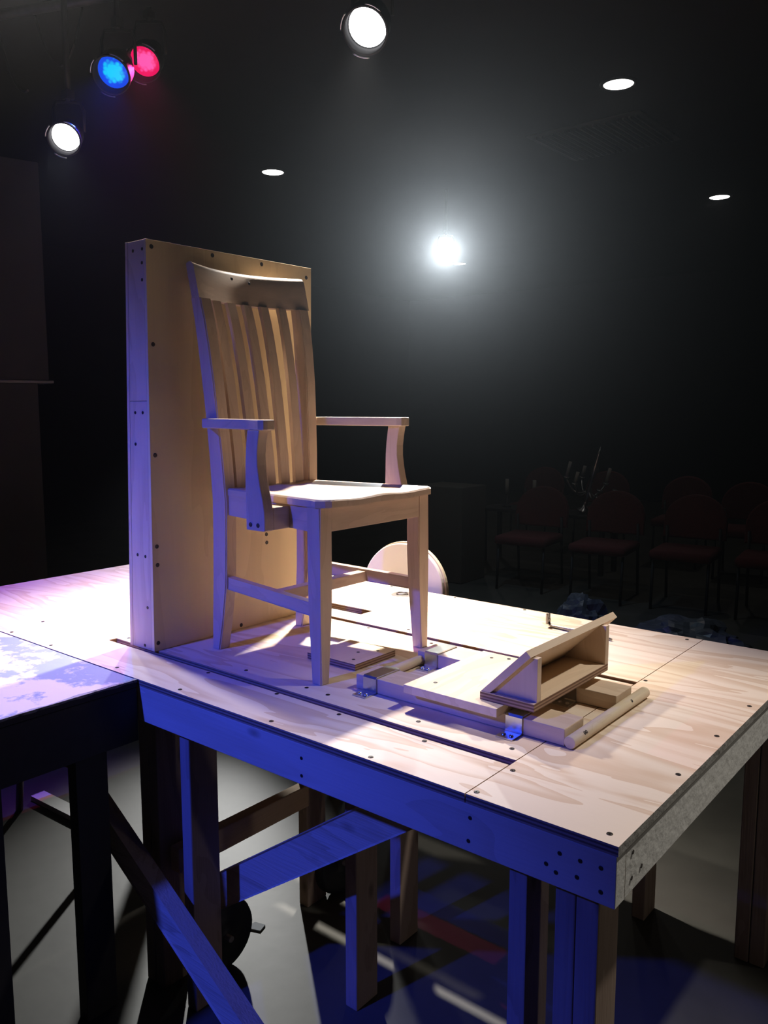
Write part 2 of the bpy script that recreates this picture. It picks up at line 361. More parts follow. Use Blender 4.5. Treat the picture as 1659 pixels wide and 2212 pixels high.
# screws
def screw_mesh():
    b = B(); lathe(b, [(0.0015, 0.0), (0.0030, 0.0006), (0.0052, 0.0008), (0.0056, 0.0)], Matrix.Identity(4), 12)
    bmesh.ops.holes_fill(b, edges=[e for e in b.edges if e.is_boundary], sides=0)
    me = bpy.data.meshes.new('screw'); b.to_mesh(me); b.free(); me.materials.append(M_SCREW); return me
SCREW = screw_mesh()
def screw(parent, p, normal=(0, 0, 1), s=1.0):
    o = bpy.data.objects.new('screw', SCREW); COL.objects.link(o); o.parent = parent
    o.location = Vector(p) - Vector(parent['origin']); o.rotation_euler = Vector(normal).to_track_quat('Z', 'Y').to_euler(); o.scale = (s, s, s)
    o['origin'] = list(p)
    return o
for x, y in [(-1.446, 0.021), (-1.167, 0.019), (-1.217, 0.149), (-1.154, 0.227), (-0.955, 0.151), (-0.833, 0.018), (-0.852, 0.226), (-0.742, 0.146), (-0.533, 0.012), (-0.497, 0.147), (-1.176, 0.766), (-1.064, 0.83), (-0.929, 0.23), (-0.573, 0.227), (-0.332, 0.23), (-0.277, 0.14), (-0.284, 0.826), (-0.917, 0.752), (-1.2, 1.293), (-0.906, 1.293), (-0.02, 0.802), (-0.022, 0.568), (-0.019, 0.327), (-0.027, 0.03), (-0.282, 0.018), (-2.064, 0.145), (-2.018, 0.016), (-1.785, 0.018), (-1.673, 0.21), (-0.335, 1.279), (-0.02, 1.08), (-0.60, 1.29), (-1.5, 1.29), (-1.9, 1.29), (-0.62, 0.83), (-0.80, 0.755)]:
    screw(plat, (x, y, 0.0003))
for x, z in [(-0.284, -0.044), (-0.287, -0.09), (-0.127, -0.076), (-0.102, -0.048), (-0.064, -0.048), (-0.108, -0.085), (-0.069, -0.079), (-0.027, -0.047), (-0.026, -0.089), (-0.72, -0.05), (-0.72, -0.09)]:
    screw(plat, (x, -0.0003, z), (0, -1, 0), 0.75)
for y, z in [(0.106, -0.081), (0.064, -0.084), (0.066, -0.038)]:
    screw(plat, (0.0003, y, z), (1, 0, 0), 0.75)

# ------------------------------------------------------------------ old black platform at the left
dk = thing('stage_platform', 'black platform with worn blotchy paint on top, left of the plywood deck', 'stage platform', (-2.6, -0.8, H0))
b = B(); box(b, -3.9, -1.318, -1.9, -0.004, -0.02, 0.0, 0.002); b.normal_update()
for f in b.faces: f.material_index = 0 if f.normal.z > 0.9 else 1
obj('deck_panel', b, [M_OLDTOP, M_BLACKW], dk)
b = B()
random.seed(9)
ys = [-1.9 + 1.896*i/60 for i in range(61)]
top = [(y, 0.0006) for y in ys]
vs0 = [b.verts.new((-1.318 - 0.004 - 0.012*random.random(), y, 0.0008)) for y in ys]; vs1 = [b.verts.new((-1.3165, y, 0.0008)) for y in ys]; vs2 = [b.verts.new((-1.3165, y, -0.003-0.004*random.random())) for y in ys]; vs3 = []; vs4 = [b.verts.new((v.co.x, v.co.y, 0.0001)) for v in vs0]
for i in range(60):
    b.faces.new((vs0[i], vs1[i], vs1[i+1], vs0[i+1])); b.faces.new((vs1[i], vs2[i], vs2[i+1], vs1[i+1])); b.faces.new((vs4[i], vs0[i], vs0[i+1], vs4[i+1]))
obj('edge_strip', b, M_EDGEPEEL, dk)
b = B(); box(b, -1.356, -1.318, -1.9, -0.005, -0.165, -0.0205, 0.002); obj('rim_board', b, M_BLACKW, dk)
b = B(); box(b, -3.9, -1.3565, -0.042, -0.005, -0.165, -0.0205, 0.002); obj('rim_board', b, M_BLACKW, dk)
b = B(); box(b, -3.9, -1.3565, -1.9, -1.862, -0.165, -0.0205, 0.002); obj('rim_board', b, M_BLACKW, dk)
for (y0, y1) in ((-0.445, -0.355), (-0.166, -0.076), (-1.8, -1.71)):
    b = B(); box(b, -1.396, -1.357, y0, y1, H0, -0.0205, 0.002); obj('leg', b, M_BLACKW, dk)
for (x0, y0) in ((-3.85, -0.14), (-3.85, -1.8), (-2.6, -0.14)):
    b = B(); box(b, x0, x0+0.038, y0, y0+0.09, H0, -0.0205, 0.002); obj('leg', b, M_BLACKW, dk)

# ------------------------------------------------------------------ tall board behind the chair
bd = thing('back_board', 'tall upright plywood-faced board standing behind the wooden armchair', 'board', (-1.54, 0.5, 0))
def lean(b):
    for v in b.verts:
        t = v.co.z/1.165
        v.co.x = -1.488 + (v.co.x+1.488)*(1.21-0.24*t)
        v.co.y += 0.019*t
    return b
b = B(); box(b, -1.498, -1.488, 0.172, 0.822, 0.0005, 1.165, 0.0008); obj('face_panel', lean(b), M_BOARD, bd)
b = B(); box(b, -1.5755, -1.4985, 0.1725, 0.210, 0.0005, 0.7225, 0.0012); obj('stud', lean(b), M_STUD, bd)
b = B(); box(b, -1.5755, -1.4985, 0.1725, 0.210, 0.7235, 1.1645, 0.0012); obj('stud', lean(b), M_STUD, bd)
b = B(); box(b, -1.5755, -1.4985, 0.784, 0.8215, 0.0005, 1.1645, 0.0012); obj('stud', lean(b), M_STUD, bd)
b = B(); box(b, -1.5755, -1.4985, 0.2105, 0.7835, 1.127, 1.1645, 0.001); obj('top_rail', lean(b), M_RAILY, bd)
b = B(); box(b, -1.5755, -1.4985, 0.2105, 0.7835, 0.0005, 0.038, 0.001); obj('bottom_rail', lean(b), M_RAILY, bd)
b = B(); box(b, -1.588, -1.576, 0.172, 0.822, 0.0005, 1.165, 0.0008); obj('rear_panel', lean(b), M_STUD, bd)
for y, z in [(0.209, 1.146), (0.423, 1.151), (0.618, 1.15), (0.817, 1.132), (0.204, 0.88), (0.198, 0.57), (0.193, 0.308), (0.612, 0.72), (0.618, 0.292), (0.619, 0.265), (0.193, 0.254), (0.502, 0.012), (0.186, 0.024)]:
    screw(bd, (-1.4878, y, z), (1, 0, 0), 1.15)
for x, z in [(-1.548, 1.138), (-1.505, 1.139), (-1.507, 1.102), (-1.508, 1.056), (-1.555, 0.69), (-1.519, 0.69), (-1.557, 0.60), (-1.56, 0.278), (-1.522, 0.277), (-1.517, 0.127), (-1.534, 0.012)]:
    screw(bd, (x, 0.172 + 0.019*z/1.165 - 0.0001, z), (0, -1, 0), 0.85)

# ------------------------------------------------------------------ the armchair
ch = thing('armchair', 'unfinished pale wooden slat-back armchair on the plywood deck', 'chair', (-1.13, 0.495, 0))
CY = 0.495
def front_leg(s):
    b = B()                       # s=-1 near leg, +1 far leg; tapers on its inner and rear sides
    secs = [(0.001, 0.034, 0.031), (0.20, 0.042, 0.042), (0.30, 0.046, 0.046), (0.4565, 0.046, 0.046)]
    yo = 0.263 if s < 0 else 0.722
    rows = []
    for z, wx, wy in secs:
        xf = -0.909
        ya, yb = (yo, yo+wy) if s < 0 else (yo-wy, yo)
        rows.append([b.verts.new(p) for p in ((xf-wx, ya, z), (xf, ya, z), (xf, yb, z), (xf-wx, yb, z))])
    for r0, r1 in zip(rows, rows[1:]):
        for k in range(4): b.faces.new((r0[k], r0[(k+1) % 4], r1[(k+1) % 4], r1[k]))
    b.faces.new(rows[0][::-1]); b.faces.new(rows[-1])
    vert = [e for e in b.edges if abs((e.verts[0].co-e.verts[1].co).normalized().z) > 0.8]
    bmesh.ops.bevel(b, geom=vert, offset=0.003, segments=2, affect='EDGES')
    return obj('leg', b, M_CHV, ch)
front_leg(-1); front_leg(1)
POST = [(0.001, -1.389, -1.358, .190), (0.08, -1.3865, -1.341, .190), (0.2, -1.380, -1.322, .190), (0.32, -1.377, -1.318, .189), (0.44, -1.376, -1.317, .188), (0.56, -1.377, -1.321, .194), (0.68, -1.381, -1.329, .200), (0.78, -1.388, -1.337, .205), (0.88, -1.397, -1.349, .209), (0.95, -1.405, -1.360, .212), (1.007, -1.415, -1.374, .214)]
def rear_post(s):
    b = B(); rows = []
    for z, xr, xf, hw in POST:
        yo = CY + s*hw; yi = yo - s*0.040
        rows.append([b.verts.new(p) for p in ((xr, yo, z), (xf, yo, z), (xf, yi, z), (xr, yi, z))])
    for r0, r1 in zip(rows, rows[1:]):
        for k in range(4): b.faces.new((r0[k], r0[(k+1) % 4], r1[(k+1) % 4], r1[k]))
    b.faces.new(rows[0][::-1]); b.faces.new(rows[-1])
    bmesh.ops.recalc_face_normals(b, faces=b.faces[:])
    vert = [e for e in b.edges if abs((e.verts[0].co-e.verts[1].co).normalized().z) > 0.8]
    bmesh.ops.bevel(b, geom=vert, offset=0.003, segments=2, affect='EDGES')
    return obj('rear_post', b, M_CHV, ch)
rear_post(-1); rear_post(1)
# crest rail: bowed back in the middle, top edge rounded
def crest():
    b = B(); n = 24; rows = []
    for i in range(n+1):
        t = -1 + 2*i/n
        bow = 0.054*(1-t*t)
        y = CY + t*0.2165
        ztop = 1.108 - 0.003*(1-t*t)
        zb = 1.0075
        def xf(z): return -1.374 - (z-1.0075)*0.24 - bow
        th = 0.032
        sec = [(xf(zb), zb), (xf(1.05), 1.05), (xf(ztop-0.012), ztop-0.012), (xf(ztop)-0.005, ztop-0.003), (xf(ztop)-0.013, ztop), (xf(ztop)-th+0.012, ztop-0.001), (xf(ztop)-th+0.003, ztop-0.006), (xf(ztop-0.02)-th, ztop-0.02), (xf(zb)-th, zb)]
        rows.append([b.verts.new((x, y, z)) for x, z in sec])
    k = len(rows[0])
    for r0, r1 in zip(rows, rows[1:]):
        for j in range(k):
            f = b.faces.new((r0[j], r1[j], r1[(j+1) % k], r0[(j+1) % k])); f.smooth = True
    b.faces.new(rows[0]); b.faces.new(rows[-1][::-1])
    bmesh.ops.recalc_face_normals(b, faces=b.faces[:])
    for e in b.edges:
        if e.calc_face_angle(0) > 0.9: e.smooth = False
    return obj('crest_rail', b, M_CHY, ch)
cr = crest()
for y, z in [(0.452, 1.082), (0.52, 1.076)]:
    o = screw(ch, (-1.438, y, z), (1, 0, 0.2), 0.9)
# slats
def post_x(z):
    for (z0, r0, f0, h0), (z1, r1, f1, h1) in zip(POST, POST[1:]):
        if z0 <= z <= z1:
            t = (z-z0)/(z1-z0); return f0+(f1-f0)*t
    return POST[-1][2]
for i in range(5):
    q = (i-2)/2.0
    b = B(); rows = []
    for k in range(13):
        t = k/12; z = 0.462 + t*(1.0085-0.462)
        yc = CY + q*(0.118 + 0.012*t)
        bow = 0.038*(1-(q*0.62)**2)*(t**1.2) + 0.012*(1-abs(q))*0
        xf = post_x(z) - 0.008 - bow; hw = 0.0152 + 0.0022*(1-t); th = 0.014
        rows.append([b.verts.new(p) for p in ((xf-th, yc-hw, z), (xf, yc-hw, z), (xf, yc+hw, z), (xf-th, yc+hw, z))])
    for r0, r1 in zip(rows, rows[1:]):
        for j in range(4): b.faces.new((r0[j], r0[(j+1) % 4], r1[(j+1) % 4], r1[j]))
    b.faces.new(rows[0][::-1]); b.faces.new(rows[-1])
    bmesh.ops.recalc_face_normals(b, faces=b.faces[:])
    obj('slat', b, M_CHV, ch)
# seat: saddle-shaped
def seat():
    b = B(); nx, ny = 28, 32
    def halfw(x):
        t = (x+1.345)/(1.345-0.889); return 0.172 + (0.238-0.172)*min(1, max(0, t))**0.8
    def ztop(x, q):
        t = (x+1.345)/0.456
        a = abs(q)
        hol = math.exp(-((a-0.42)/0.30)**2)
        env = math.sin(PI*min(1, max(0, (t*0.92+0.02))))**0.8
        return 0.4770 - 0.0085*hol*(0.35+0.65*env) * min(1, (1-a)*6)
    top, bot = [], []
    for i in range(nx+1):
        t = i/nx; rt, rb = [], []
        for j in range(ny+1):
            q = -1 + 2*j/ny
            x = -1.345 + t*0.456
            hw = halfw(x)
            y = CY + q*hw
            # round the two front corners, bow the front edge slightly
            if t > 0.9:
                c = max(0, abs(q)-0.86)/0.14
                x -= (t-0.9)/0.1*0.03*c*c
            z = ztop(x, q)
            rt.append(b.verts.new((x, y, z))); rb.append(b.verts.new((x, y, 0.4572 - (0.477-z)*0.55*(t > 0.8))))
        top.append(rt); bot.append(rb)
    for i in range(nx):
        for j in range(ny):
            f = b.faces.new((top[i][j], top[i+1][j], top[i+1][j+1], top[i][j+1])); f.smooth = True
            b.faces.new((bot[i][j], bot[i][j+1], bot[i+1][j+1], bot[i+1][j]))
    for i in range(nx):
        for A, Bq in ((0, 0), (ny, 0)):
            b.faces.new((top[i][A], bot[i][A], bot[i+1][A], top[i+1][A]))
    for j in range(ny):
        for A in (0, nx): b.faces.new((top[A][j], top[A][j+1], bot[A][j+1], bot[A][j]))
    bmesh.ops.recalc_face_normals(b, faces=b.faces[:])
    rim = [e for e in b.edges if len(e.link_faces) == 2 and e.calc_face_angle(0) > 1.0 and min(v.co.z for v in e.verts) > 0.462]
    bmesh.ops.bevel(b, geom=rim, offset=0.003, segments=2, affect='EDGES')
    return obj('seat', b, M_CHX, ch)
seat()
# aprons
b = B(); box(b, -0.933, -0.9115, 0.309, 0.676, 0.393, 0.4568, 0.001); obj('apron', b, M_CHY, ch)
for s in (-1, 1):
    b = B(); prism(b, [(-1.317, 0.400), (-0.955, 0.393), (-0.955, 0.4568), (-1.317, 0.4568)], 1, -0.009, 0.009)
    for v in b.verts:
        t = (v.co.x+1.317)/0.362; v.co.y += CY + s*(0.168 + (0.213-0.168)*t)
    obj('apron', b, M_CHX, ch)
b = B(); box(b, -1.362, -1.342, 0.348, 0.642, 0.40, 0.4568, 0.001); obj('apron', b, M_CHY, ch)
# stretchers
for s in (-1, 1):
    b = B(); beam(b, (-1.325, CY+s*0.172, 0.203), (-0.945, CY+s*0.209, 0.190), 0.018, 0.036, bev=0.002); obj('stretcher', b, M_CHX, ch)
b = B(); box(b, -1.142, -1.112, CY-0.183, CY+0.183, 0.176, 0.208, 0.002); obj('stretcher', b, M_CHY, ch)
# arms: flared outwards towards the front
for s in (-1, 1):
    b = B()
    ri, ro = 0.200, 0.251; fi, fo = 0.254, 0.304
    pl = [(-1.372, CY+s*ri), (-1.335, CY+s*ro*0.995), (-1.20, CY+s*(ro+0.0185)), (-1.05, CY+s*fo), (-1.036, CY+s*(fo-0.006)), (-1.033, CY+s*(fo-0.018)), (-1.036, CY+s*(fi+0.006)), (-1.05, CY+s*fi), (-1.20, CY+s*(ri+0.028)), (-1.34, CY+s*ri)]
    prism(b, pl, 2, 0.6485, 0.6745, 0.003); obj('arm', b, M_CHX, ch)
    # arm post with a concave front
    b = B()
    prof = [(-1.104, 0.393), (-1.106, 0.47), (-1.104, 0.56), (-1.101, 0.60), (-1.094, 0.6484), (-1.050, 0.6484), (-1.056, 0.62), (-1.060, 0.59), (-1.060, 0.56), (-1.056, 0.53), (-1.050, 0.50), (-1.042, 0.47), (-1.037, 0.44), (-1.036, 0.42), (-1.036, 0.396), (-1.040, 0.393)]
    ya, yb = sorted((CY+s*0.300, CY+s*0.268))
    prism(b, prof, 1, ya, yb, 0.002)
    obj('arm_post', b, M_CHV, ch)
    b = B(); ya, yb = sorted((CY+s*0.2675, CY+s*0.2105))
    box(b, -1.104, -1.037, ya, yb, 0.394, 0.452, 0.002); obj('arm_block', b, M_CHY, ch)
    for xx in (-1.088, -1.060):
        o = screw(ch, (xx, CY+s*0.3003, 0.4075), (0, s, 0), 1.1)

# ------------------------------------------------------------------ sliding footrest
fr = thing('footrest', 'low sliding wooden footrest with a slanted box on two rails, in front of the chair', 'footrest', (-0.5, 0.48, 0))
for (y0, y1) in ((0.308, 0.398), (0.567, 0.657)):
    b = B(); box(b, -0.83, -0.252, y0, y1, 0.0008, 0.038, 0.002)
    o = obj('rail', b, M_PINEX, fr)
b = B(); box(b, -0.651, -0.396, 0.272, 0.622, 0.0385, 0.0585, 0.0012); pk = obj('plank', b, M_PINEY, fr); pk['label'] = 'wide cross plank between the rails'
for (x, y) in ((-0.60, 0.33), (-0.46, 0.33), (-0.60, 0.58), (-0.56, 0.60), (-0.46, 0.58)):
    screw(fr, (x, y, 0.0587), s=0.9)
def dowel(x, y0, y1, z, r, name):
    b = B(); tube(b, [(x, y0, z), (x, y0+0.002, z), (x, y1-0.002, z), (x, y1, z)], [r*0.9, r, r, r*0.9], 24)
    return obj(name, b, M_DOWEL, fr)
o = dowel(-0.2375, 0.302, 0.704, 0.0140, 0.0135, 'front_bar'); o['label'] = 'round dowel bar across the front ends of the rails'
for y in (0.352, 0.36, 0.60):
    screw(fr, (-0.2275, y, 0.0229), (0.7, -0.1, 0.7), 0.7)
dowel(-0.820, 0.40, 0.592, 0.0140, 0.0125, 'rear_bar')
# slanted box
b = B(); box(b, -0.458, -0.322, 0.302, 0.675, 0.0590, 0.0772, 0.0006)
b.normal_update()
for f in b.faces: f.material_index = 0 if abs(f.normal.z) > 0.7 else 1
obj('box_base', b, [M_BOXW, M_PLYE], fr)
for (y0, y1) in ((0.314, 0.332), (0.657, 0.675)):
    b = B(); prism(b, [(-0.322, 0.0775), (-0.322, 0.174), (-0.337, 0.174), (-0.4315, 0.0795), (-0.4315, 0.0775)], 1, y0, y1, 0.0005); obj('box_side', b, M_STUD, fr)
b = B(); prism(b, [(-0.457, 0.0775), (-0.4335, 0.0775), (-0.3335, 0.1775), (-0.3455, 0.1895)], 1, 0.304, 0.748, 0.0007); o = obj('slanted_board', b, M_BOXW, fr); o['label'] = 'slanted top board of the footrest box'

# zinc straps over the rails
def strap(x0, y0, y1, label):
    t = thing('metal_strap', label, 'bracket', ((x0+0.02), (y0+y1)/2, 0), 'zinc straps holding the footrest rails')
    b = B(); th = 0.003
    o0, o1 = y0-0.0015, y1+0.0015
    zt = 0.0395
    pr = [(o0-0.044, 0.0004), (o0-th-0.003, 0.0004), (o0-th, 0.0034), (o0-th, zt-0.003+th), (o0-th+0.004, zt+th), (o1+th-0.004, zt+th), (o1+th, zt-0.003+th), (o1+th, 0.0034), (o1+th+0.003, 0.0004), (o1+0.044, 0.0004)]
    inn = [(o1+0.044, 0.0030), (o1+th+0.001, 0.0030), (o1, 0.0050), (o1, zt), (o0, zt), (o0, 0.0050), (o0-th-0.001, 0.0030), (o0-0.044, 0.0030)]
    # strap as a bent band: outer line up-and-over, inner line back
    outer = [(o0-0.044, 0.0034), (o0-th-0.002, 0.0034), (o0-th, 0.006), (o0-th, zt-0.002), (o0-th+0.004, zt+th), (o1+th-0.004, zt+th), (o1+th, zt-0.002), (o1+th, 0.006), (o1+th+0.002, 0.0034), (o1+0.044, 0.0034)]
    inner = [(o0-0.044, 0.0004), (o0-0.001, 0.0004), (o0, 0.003), (o0, zt-0.003), (o0+0.002, zt), (o1-0.002, zt), (o1, zt-0.003), (o1, 0.003), (o1+0.001, 0.0004), (o1+0.044, 0.0004)]
    A = [[b.verts.new((x, y, z)) for y, z in outer] for x in (x0, x0+0.041)]
    C = [[b.verts.new((x, y, z)) for y, z in inner] for x in (x0, x0+0.041)]
    n = len(outer)
    for i in range(n-1):
        b.faces.new((A[0][i], A[1][i], A[1][i+1], A[0][i+1])); b.faces.new((C[0][i], C[0][i+1], C[1][i+1], C[1][i]))
        b.faces.new((A[0][i], A[0][i+1], C[0][i+1], C[0][i])); b.faces.new((A[1][i], C[1][i], C[1][i+1], A[1][i+1]))
    for i in (0, n-1): b.faces.new((A[0][i], A[1][i], C[1][i], C[0][i]))
    bmesh.ops.recalc_face_normals(b, faces=b.faces[:])
    obj('band', b, M_ZINC, t)
    for yy in (o0-0.028, o1+0.028):
        for xx in (x0+0.011, x0+0.030):
            o = bpy.data.objects.new('screw', SCREW_Z); COL.objects.link(o); o.parent = t
            o.location = Vector((xx, yy, 0.0033)) - Vector(t['origin']); o['origin'] = [xx, yy, 0.0033]
    return t
b = B(); lathe(b, [(0.0, 0.0042), (0.002, 0.0042), (0.0045, 0.003), (0.0056, 0.0)], Matrix.Identity(4), 14)
SCREW_Z = bpy.data.meshes.new('zinc_screw'); b.to_mesh(SCREW_Z); b.free(); SCREW_Z.materials.append(M_ZINC)
strap(-0.803, 0.308, 0.398, 'zinc strap over the near rail, at its rear end beside the front chair leg')
strap(-0.803, 0.567, 0.657, 'zinc strap over the far rail, at its rear end, with a bright top')
strap(-0.392, 0.308, 0.398, 'zinc strap over the near rail, under the slanted box')
strap(-0.392, 0.567, 0.657, 'zinc strap over the far rail, mostly hidden beneath the slanted box')

# small plywood stop between the chair legs and the rails
b = B(); box(b, -1.10, -0.921, 0.408, 0.582, 0.0005, 0.018, 0.0006); b.normal_update()
for f in b.faces: f.material_index = 0 if abs(f.normal.z) > 0.7 else 1
st = tag(obj('plywood_plate', b, [M_BOXW, M_PLYE]), 'small square plywood plate screwed down beneath the front of the chair', 'wood block')
for x, y in ((-0.955, 0.44), (-0.955, 0.545), (-0.99, 0.50), (-1.06, 0.44)): screw(st, (x, y, 0.0182), s=0.9)

# pry bar lying on the deck behind the box
pb = thing('pry_bar', 'dark steel pry bar with an upturned claw, lying on the deck behind the slanted box', 'tool', (-0.60, 1.13, 0))
b = B(); rows = []
path = [(-0.735, 1.142, 0.030), (-0.7335, 1.141, 0.018), (-0.7275, 1.140, 0.009), (-0.715, 1.139, 0.006), (-0.66, 1.133, 0.0075), (-0.62, 1.129, 0.010), (-0.57, 1.124, 0.009), (-0.52, 1.118, 0.006), (-0.505, 1.116, 0.005)]
tube(b, path, [0.003, 0.0042, 0.0048, 0.005, 0.0055, 0.0055, 0.005, 0.0045, 0.003], 12)
obj('shaft', b, M_STEEL, pb)
b = B(); prism(b, [(-0.7365, 0.026), (-0.7315, 0.026), (-0.7325, 0.044), (-0.7365, 0.046)], 1, 1.130, 1.138); prism(b, [(-0.7365, 0.026), (-0.7315, 0.026), (-0.7325, 0.044), (-0.7365, 0.046)], 1, 1.144, 1.152)
box(b, -0.7365, -0.7305, 1.130, 1.152, 0.012, 0.0262)
obj('claw', b, M_STEEL, pb)

# flush ring pull
rp = thing('ring_pull', 'round flush metal ring pull set in the deck behind the chair', 'hardware', (-1.385, 1.21, 0))
b = B(); lathe(b, [(0.0, 0.0008), (0.026, 0.0008), (0.030, 0.0035), (0.038, 0.003), (0.042, 0.0003)], Matrix.Translation((-1.385, 1.21, 0)), 36); obj('cup', b, plain('brushed_ring_cup', (0.20, 0.18, 0.14), 0.6), rp)
b = B(); tube(b, [(-1.385+0.02*math.cos(a), 1.21+0.02*math.sin(a), 0.0055) for a in [2*PI*k/24 for k in range(25)]], 0.003, 8, cap=False); obj('ring', b, M_STEEL, rp)

# white disc leaning beyond the far edge
dc = thing('plywood_disc', 'round white-faced plywood disc standing on edge beyond the far side of the deck', 'disc', (-1.50, 1.37, H0))
Mx = aimM((-1.49, 1.36, -0.02), (-1.49+0.10, 1.36-1.0, -0.02+0.04))
b = B(); lathe(b, [(0, 0.018), (0.183, 0.018), (0.186, 0.016), (0.186, 0.0), (0, 0.0)], Mx, 72)
for f in b.faces: f.smooth = False
obj('painted_face', b, M_WHITED, dc)
b = B(); lathe(b, [(0, -0.001), (0.191, -0.001), (0.192, -0.004), (0.192, -0.018), (0, -0.018)], Mx, 72)
for f in b.faces: f.smooth = False
obj('backing', b, M_DOWEL, dc)
b = B(); box(b, -1.53, -1.45, 1.386, 1.41, H0, 0.05, 0.002); obj('prop', b, M_BLACKW, dc)

# ------------------------------------------------------------------ lamps
def par_can(name, loc, aim, R, Lb, lens_mat, label, yoke_up=(0, 0, 1), pipe_z=None, length_scale=1.0):
    t = thing(name, label, 'stage light', loc)
    Mx = aimM(loc, aim)
    b = B(); lathe(b, [(0.0, -Lb), (R*0.45, -Lb), (R*0.62, -Lb*0.92), (R*0.68, -Lb*0.6), (R*1.12, -Lb*0.32), (R*1.14, 0.03), (R*1.20, 0.032), (R*1.20, 0.042), (R*1.08, 0.042), (R*1.08, -0.01), (R*1.0, -0.012)], Mx, 36); obj('housing', b, M_BLACK, t)
    b = B(); lathe(b, [(0.0, -0.004), (R*0.35, -0.005), (R*0.7, -0.009), (R*1.02, -0.016)], Mx, 36); obj('lens', b, lens_mat, t)
    X = (Mx.to_3x3() @ Vector((1, 0, 0))).normalized(); Z = Vector((0, 0, 1)); d = (Vector(aim)-Vector(loc)).normalized()
    side = d.cross(Z).normalized(); c = Vector(loc) - d*(Lb*0.55)
    b = B(); r = R*1.08; top = c + Vector((0, 0, R*2.1))
    pts = [c - side*r, c - side*r + Vector((0, 0, R*1.5)), c - side*r*0.8 + Vector((0, 0, R*2.05)), top, c + side*r*0.8 + Vector((0, 0, R*2.05)), c + side*r + Vector((0, 0, R*1.5)), c + side*r]
    tube(b, pts, 0.008, 8); obj('yoke', b, M_BLACK, t)
    b = B(); pz = pipe_z if pipe_z is not None else top.z + 0.10
    tube(b, [top, Vector((top.x, top.y, pz))], 0.014, 8); box(b, top.x-0.022, top.x+0.022, top.y-0.022, top.y+0.022, top.z+0.01, top.z+0.05, 0.003); obj('clamp', b, M_BLACK, t)
    # gel-frame clips catching the light
    for a in (0.7, 2.3, 4.0):
        b = B(); tube(b, [Mx @ Vector((R*1.26*math.cos(a+k*0.09), R*1.26*math.sin(a+k*0.09), 0.046)) for k in range(9)], 0.003, 6); obj('gel_clip', b, M_ZINC, t)
    return t
def lens_mat(name, core, rim, R, strength, facets=26):
    m, nt, b = new_mat(name); N = nt.nodes; Lk = nt.links
    tc = N.new('ShaderNodeTexCoord'); ln = N.new('ShaderNodeVectorMath'); ln.operation = 'LENGTH'; Lk.new(tc.outputs['Object'], ln.inputs[0])
    vo = N.new('ShaderNodeTexVoronoi'); inp(vo, 'Scale', facets*2.2); Lk.new(tc.outputs['Object'], vo.inputs['Vector'])
    a = N.new('ShaderNodeMath'); a.operation = 'MULTIPLY'; inp(a, 1, 1.0/R); Lk.new(ln.outputs['Value'], a.inputs[0])
    c = N.new('ShaderNodeMath'); c.operation = 'MULTIPLY_ADD'; inp(c, 1, 0.45); Lk.new(vo.outputs['Distance'], c.inputs[0]); Lk.new(a.outputs[0], c.inputs[2])
    cr = N.new('ShaderNodeValToRGB'); e = cr.color_ramp.elements
    e[0].color = (*core, 1); e[1].color = (*rim, 1); e[0].position = 0.70; e[1].position = 1.02
    Lk.new(c.outputs[0], cr.inputs[0]); Lk.new(cr.outputs[0], b.inputs['Emission Color'])
    inp(b, 'Base Color', (*[q*0.3 for q in rim], 1)); inp(b, 'Emission Strength', strength)
    return m
E_WHITE = emit('lamp_white', (1.0, 0.98, 1.0), 9.0)
E_GLARE = emit('lamp_glare', (1.0, 0.96, 0.90), 60.0)
E_BLUE = lens_mat('lamp_blue', (0.0, 0.58, 0.95), (0.0, 0.06, 0.75), 0.072, 1.0)
E_PINK = lens_mat('lamp_pink', (1.0, 0.09, 0.42), (0.80, 0.002, 0.10), 0.072, 1.0)
CAMP = (0.507, -1.2225, 0.71)
def toward(loc, aim, k):  # part-way between looking at the camera and at the stage
    return tuple(a*(1-k)+c*k for a, c in zip(aim, CAMP))
PZ = 2.66
par_can('stage_light', L_TOP, toward(L_TOP, (-2.2, 0.2, 0.0), 0.5), 0.078, 0.20, E_WHITE, 'white stage light hanging at the top centre, alone above the board', pipe_z=PZ)
par_can('stage_light', L_BLUE, toward(L_BLUE, (-3.5, -0.35, 0.0), 0.52), 0.072, 0.22, E_BLUE, 'stage light with a blue gel, beside the pink one', pipe_z=PZ)
par_can('stage_light', L_PINK, toward(L_PINK, (-3.5, -0.2, 0.0), 0.52), 0.072, 0.22, E_PINK, 'stage light with a pink gel, right of the blue one', pipe_z=PZ)
par_can('stage_light', L_WHITE, toward(L_WHITE, (-2.9, -0.5, 0.0), 0.5), 0.062, 0.18, E_WHITE, 'small white stage light hanging lowest at the far left', pipe_z=PZ)
par_can('stage_light', L_GLARE, toward(L_GLARE, (-0.2, 0, 0.3), 0.85), 0.075, 0.22, E_GLARE, 'dazzling white spotlight above and right of the chair, facing the camera', pipe_z=HC)

